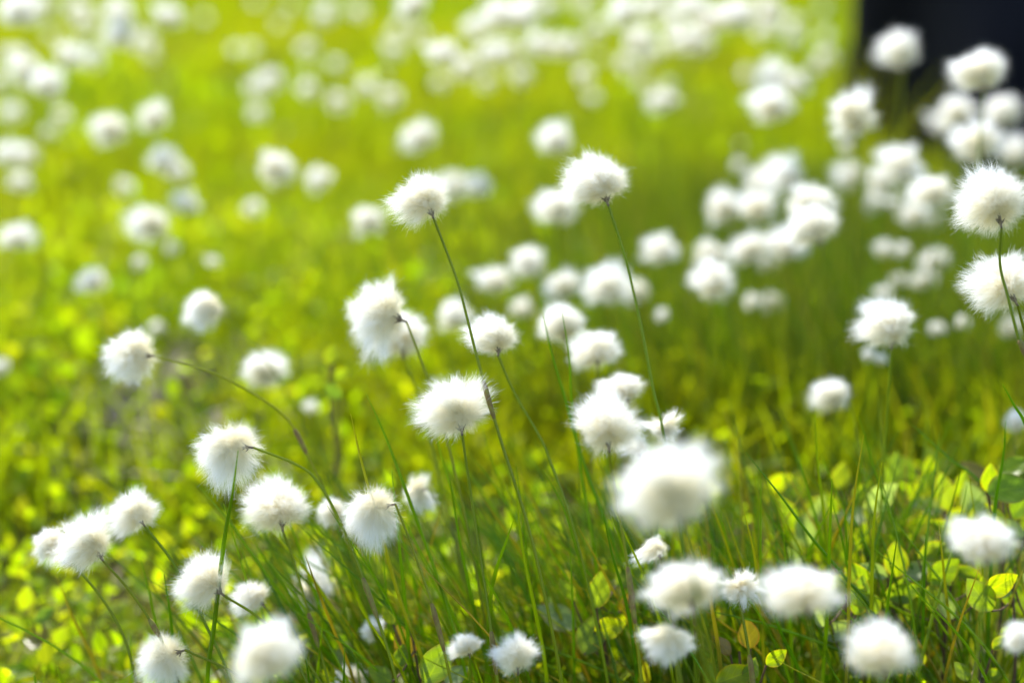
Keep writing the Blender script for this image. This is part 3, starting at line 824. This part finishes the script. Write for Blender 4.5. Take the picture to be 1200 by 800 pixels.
for key, (lab, bl) in TUSS.items():
    ends = []; paths = []
    for j, b in enumerate(bl):
        D0 = random.uniform(.585, .66) + (.0 if j % 3 else .03)
        if key == 'l' and j == 3: D0 = .575
        pts = [P(px, py, D0 + .035 * t) for (px, py), t in zip(b, np.linspace(0, 1, len(b)))]
        last = pts[-1].copy(); d = unit(pts[-1] - pts[-2])
        g = float(ground_z(last[0], last[1])); drop = last[2] - g
        if drop > .004:
            last[:2] += d[:2] / max(.5, abs(d[2])) * drop * .4; last[1] += .01
            last[2] = float(ground_z(last[0], last[1])) - .003
            pts.append(last)
        paths.append(catmull(pts, 6)); ends.append(paths[-1][-1])
    foot = np.mean(ends, 0); foot[2] = float(ground_z(foot[0], foot[1]))
    root = link('sedge_tussock', None, loc=foot); root.empty_display_size = .02
    tag(root, lab, 'sedge tussock', 'sedge tussocks in the foreground')
    for pth in paths:
        k = len(pth); s = np.linspace(0, 1, k)
        rad = .00088 * random.uniform(.8, 1.15) * np.clip(s / .45, .06, 1) ** .6
        v, q = tube(pth - foot, rad, 5, .7)
        link('blade', mesh_from('blade', v, q, M_SEDGE), root)
    # the many shorter blades of the same tussock
    cx = foot[0]; n = {'c': 330, 'l': 110, 'f': 26, 'm': 200, 'r': 110, 'e': 80}[key]
    sp = {'c': .060, 'l': .045, 'f': .05, 'm': .045, 'r': .045, 'e': .045}[key]
    mbb = MB()
    for j in range(n):
        bx = random.gauss(cx, sp); by = random.gauss(foot[1] + .03, .04)
        bz = float(ground_z(bx, by)) - .003
        ln = random.uniform(.06, .16) if key != 'f' else random.uniform(.03, .07)
        an = random.gauss(math.radians(118 if key in 'clm' else 95), math.radians(16)); fy = random.gauss(.05, .22)
        tip = np.array([bx + math.cos(an) * ln, by + fy * ln, bz + math.sin(an) * ln])
        mid = np.array([bx + math.cos(an) * ln * .42, by + fy * ln * .35, bz + math.sin(an) * ln * .58])
        pth = catmull([tip, mid, np.array([bx, by, bz])], 5)
        s = np.linspace(0, 1, len(pth))
        v, q = tube(pth - foot, .00072 * random.uniform(.7, 1.2) * np.clip(s / .45, .06, 1) ** .6, 4, .7); mbb.add(v, q)
    lo = link('short_blades', mbb.mesh('short_blades', M_SEDGE), root); lo['kind'] = 'stuff'

# ------------------------------------------------------------------ leafy sprigs with leaves one can count
LEAFM = {}
for k_, m_ in M_LEAF.items():
    for s_ in range(3):
        v, q = leaf_shape(1, [.60, .50, .66][s_], [.22, .35, .12][s_], [.10, .22, .04][s_], 15, 11)
        v = v + np.array([0, 0, 1.0]) * (.016 * np.sin(v[:, :1] * 17 + s_) * np.sin(v[:, 1:2] * 11 + 2 * s_))
        LEAFM[k_, s_] = mesh_from('leaf', v, q, m_)
        for nm, vals in (('leaf_across', np.tile(np.linspace(-1, 1, 11), 15)), ('leaf_along', np.repeat(np.linspace(0, 1, 15), 11))):
            LEAFM[k_, s_].attributes.new(nm, 'FLOAT', 'POINT').data.foreach_set('value', vals.astype(np.float32))


def sprig(leaves, D, lab, group='leafy sprigs among the sedge'):
    """leaves: (px, py, length px, angle of the leaf axis in the picture in degrees, colour, facing 0..1)"""
    cs = [P(l[0], l[1], D + random.uniform(-.015, .02)) for l in leaves]
    mx = np.mean(cs, 0)
    foot = np.array([mx[0] + random.uniform(-.008, .008), mx[1] + .015, 0]); foot[2] = float(ground_z(foot[0], foot[1]))
    root = link('leafy_sprig', None, loc=foot); root.empty_display_size = .01
    tag(root, lab, 'leafy sprig', group)
    mbb = MB(); top = max(c_[2] for c_ in cs)
    axis = [foot, foot * .5 + mx * .5 + np.array([.003, 0, 0]), np.array([mx[0], mx[1] + .006, max(top - .006, foot[2] + .012)])]
    pth = catmull(axis, 5); v, q = tube(pth - foot, np.linspace(.0010, .0006, len(pth)), 5); mbb.add(v, q)
    for (l, c_) in zip(leaves, cs):
        px, py, ln, ang, colr, face = l
        Ln = ln * D / FPX; an = math.radians(ang)
        ydir = unit(RT * math.cos(an) + UP * math.sin(an) + AX * random.uniform(-.35, .35))
        nrm = np.array([.12, -1, -.12]) * face + np.array([0, -.2, 1.0]) * (1 - face) + RT * random.uniform(-.25, .25)
        nrm = unit(nrm - ydir * (nrm @ ydir)); xdir = np.cross(ydir, nrm)
        base = c_ - ydir * Ln * .5
        m3 = Matrix((xdir, ydir, nrm)).transposed()
        lf = link('leaf', LEAFM[colr, random.randrange(3)], root, base - foot, m3.to_quaternion(), (Ln, Ln, Ln))
        if colr in ('bronze', 'grey'): lf['label'] = {'bronze': 'bronze tinged leaf', 'grey': 'grey green leaf'}[colr]
        att = pth[min(len(pth) - 1, int(len(pth) * random.uniform(.45, .95)))]
        pp = catmull([att, (att + base) / 2 + np.array([0, 0, -.002]), base], 4)
        v, q = tube(pp - foot, .0005, 4); mbb.add(v, q)
    link('stem', mbb.mesh('stem', M_TWIG), root)


sprig([(702, 690, 44, 80, 'lime', .8), (738, 672, 44, 40, 'green', .5), (652, 722, 52, 150, 'grey', .4), (693, 742, 52, 70, 'green', .6),
       (715, 735, 40, 20, 'lime', .6), (664, 690, 30, 120, 'lime', .5), (735, 705, 30, 60, 'bronze', .5)], .655, 'sprig with a glowing round lime leaf right of the central tussock')
sprig([(474, 752, 46, 110, 'bronze', .75), (470, 768, 30, 80, 'lime', .7), (512, 776, 56, 60, 'green', .85), (445, 790, 34, 150, 'green', .4), (455, 720, 26, 120, 'lime', .5), (535, 790, 34, 30, 'grey', .4)],
      .63, 'sprig with a bronze rimmed leaf and a big green leaf at bottom centre')
sprig([(1050, 655, 44, 95, 'lime', .85), (1050, 695, 44, 60, 'green', .6), (1026, 668, 36, 150, 'grey', .5), (1075, 668, 40, 30, 'grey', .4),
       (1066, 715, 40, 80, 'lime', .6), (1020, 705, 34, 120, 'green', .5), (1034, 730, 34, 100, 'bronze', .5)], .66, 'sprig with a yellow lime leaf behind the tall upright blades')
sprig([(986, 556, 34, 80, 'lime', .7), (1010, 578, 38, 50, 'lime', .6), (1002, 604, 40, 170, 'grey', .3), (1032, 588, 30, 30, 'green', .5), (975, 590, 28, 120, 'lime', .6)],
      .74, 'small lime sprig left behind the tall upright blades')
sprig([(1106, 575, 46, 100, 'lime', .7), (1086, 592, 44, 160, 'grey', .4), (1128, 566, 36, 70, 'lime', .6), (1142, 552, 38, 140, 'bronze', .4), (1120, 606, 44, 30, 'lime', .6),
       (1140, 585, 46, 110, 'grey', .3), (1075, 615, 34, 20, 'lime', .6)], .72, 'bushy sprig of lime and grey leaves left of the right edge')
sprig([(1190, 546, 46, 30, 'green', .3), (1185, 572, 60, 10, 'green', .4), (1198, 590, 44, 60, 'green', .5), (1168, 606, 40, 120, 'lime', .5), (1160, 560, 36, 90, 'lime', .7), (1180, 620, 44, 160, 'grey', .5)],
      .66, 'sprig of larger green leaves cut by the right edge')
sprig([(877, 742, 40, 100, 'bronze', .6), (847, 756, 30, 130, 'bronze', .5), (862, 792, 50, 20, 'lime', .6), (880, 785, 32, 70, 'green', .5), (910, 770, 30, 40, 'lime', .6), (838, 790, 28, 110, 'green', .5)],
      .62, 'sprig with dark bronze leaves below the wispy head')
sprig([(812, 624, 26, 90, 'lime', .6), (836, 640, 28, 60, 'bronze', .5), (852, 668, 30, 100, 'lime', .6), (905, 640, 34, 90, 'lime', .6), (890, 655, 30, 140, 'green', .5), (925, 660, 28, 40, 'lime', .5)],
      .76, 'soft yellowish sprig right of the biggest blurred head')
sprig([(590, 720, 24, 90, 'lime', .6), (612, 700, 26, 60, 'bronze', .6), (640, 665, 30, 100, 'lime', .6), (625, 735, 28, 30, 'green', .5), (660, 770, 34, 140, 'grey', .5)],
      .72, 'small sprig half hidden behind the central tussock blades')
sprig([(30, 700, 30, 80, 'lime', .6), (52, 720, 28, 40, 'green', .6), (16, 730, 32, 130, 'lime', .5), (70, 745, 26, 60, 'lime', .6), (40, 752, 30, 160, 'bronze', .5)],
      .74, 'lime sprig in the bottom left corner')
sprig([(1150, 770, 26, 80, 'green', .6), (1172, 752, 24, 50, 'lime', .6), (1128, 786, 28, 130, 'green', .5), (1165, 790, 26, 20, 'lime', .6)],
      .64, 'small green sprig low between the two bottom right heads')
sprig([(330, 735, 26, 80, 'lime', .6), (352, 752, 28, 40, 'lime', .6), (372, 728, 26, 120, 'green', .5), (395, 770, 30, 150, 'grey', .4)],
      .70, 'small lime sprig behind the splayed withered head')
sprig([(388, 415, 26, 80, 'lime', .6), (378, 432, 24, 120, 'lime', .5), (398, 440, 26, 40, 'lime', .5), (390, 458, 26, 140, 'green', .5)],
      .80, 'lone pale shoot standing left below the overlapping pair')


for (sx, sy, D_, lab) in [(960, 640, .78, 'soft lime sprig between the blurred front head and the upright blades'),
                          (1075, 560, .80, 'tallest soft lime sprig under the drooping head at right'),
                          (1105, 640, .74, 'crowded lime sprig left of the blurred head among leaves'),
                          (1035, 620, .76, 'yellowish sprig just above the round lime leaf of its neighbour'),
                          (1110, 690, .70, 'low lime sprig left under the blurred head among leaves'),
                          (985, 690, .70, 'low lime sprig right of the wide blurred front head'),
                          (1190, 690, .68, 'low sprig at right edge below the blurred head among leaves'),
                          (930, 610, .84, 'faint soft sprig in the dark sedge right of the biggest head')]:
    lv = []
    for j in range(8):
        lv.append((sx + random.gauss(0, 20), sy + random.gauss(0, 17), random.uniform(30, 50), random.uniform(20, 160),
                   random.choice(['lime', 'lime', 'lime', 'green', 'lime', 'grey']), random.uniform(.45, .9)))
    sprig(lv, D_ - .045, lab)


# ------------------------------------------------------------------ dark boulder behind at upper right
def boulder():
    nu, nv = 72, 44
    u = np.linspace(0, 2 * math.pi, nu, endpoint=False); t = np.linspace(-.25, math.pi / 2, nv)
    r0 = np.random.default_rng(5)
    dirs = unit(r0.normal(0, 1, (26, 3))); offs = r0.uniform(.86, 1.06, 26)
    U, T = np.meshgrid(u, t)
    d = np.stack([np.cos(T) * np.cos(U), np.cos(T) * np.sin(U), np.sin(T)], -1)
    # facetted stone: a cut of many planes, softened
    dots = np.clip(d @ dirs.T, .05, None)
    rad = -np.log(np.sum(np.exp(-14 * (offs / dots)), -1)) / 14
    rad = np.clip(rad, .55, 1.25)
    for f, amp in ((2.6, .12), (4.2, .11), (6.5, .06), (11, .02), (23, .008)):
        rad = rad + amp * np.sin(f * d[..., 0] + 2) * np.sin(f * d[..., 1] + 1) * np.cos(f * d[..., 2])
    v = d * rad[..., None] * np.array([.70, .42, .85])
    v = v.reshape(-1, 3); q = []
    for j in range(nv - 1):
        for i in range(nu):
            q.append((j * nu + i, j * nu + (i + 1) % nu, (j + 1) * nu + (i + 1) % nu, (j + 1) * nu + i))
    return mesh_from('boulder', v, q, M_ROCK)


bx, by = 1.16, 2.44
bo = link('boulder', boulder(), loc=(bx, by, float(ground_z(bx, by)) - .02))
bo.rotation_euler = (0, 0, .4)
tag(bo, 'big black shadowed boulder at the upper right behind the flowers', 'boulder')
print('HEADS', N_HEAD[0])
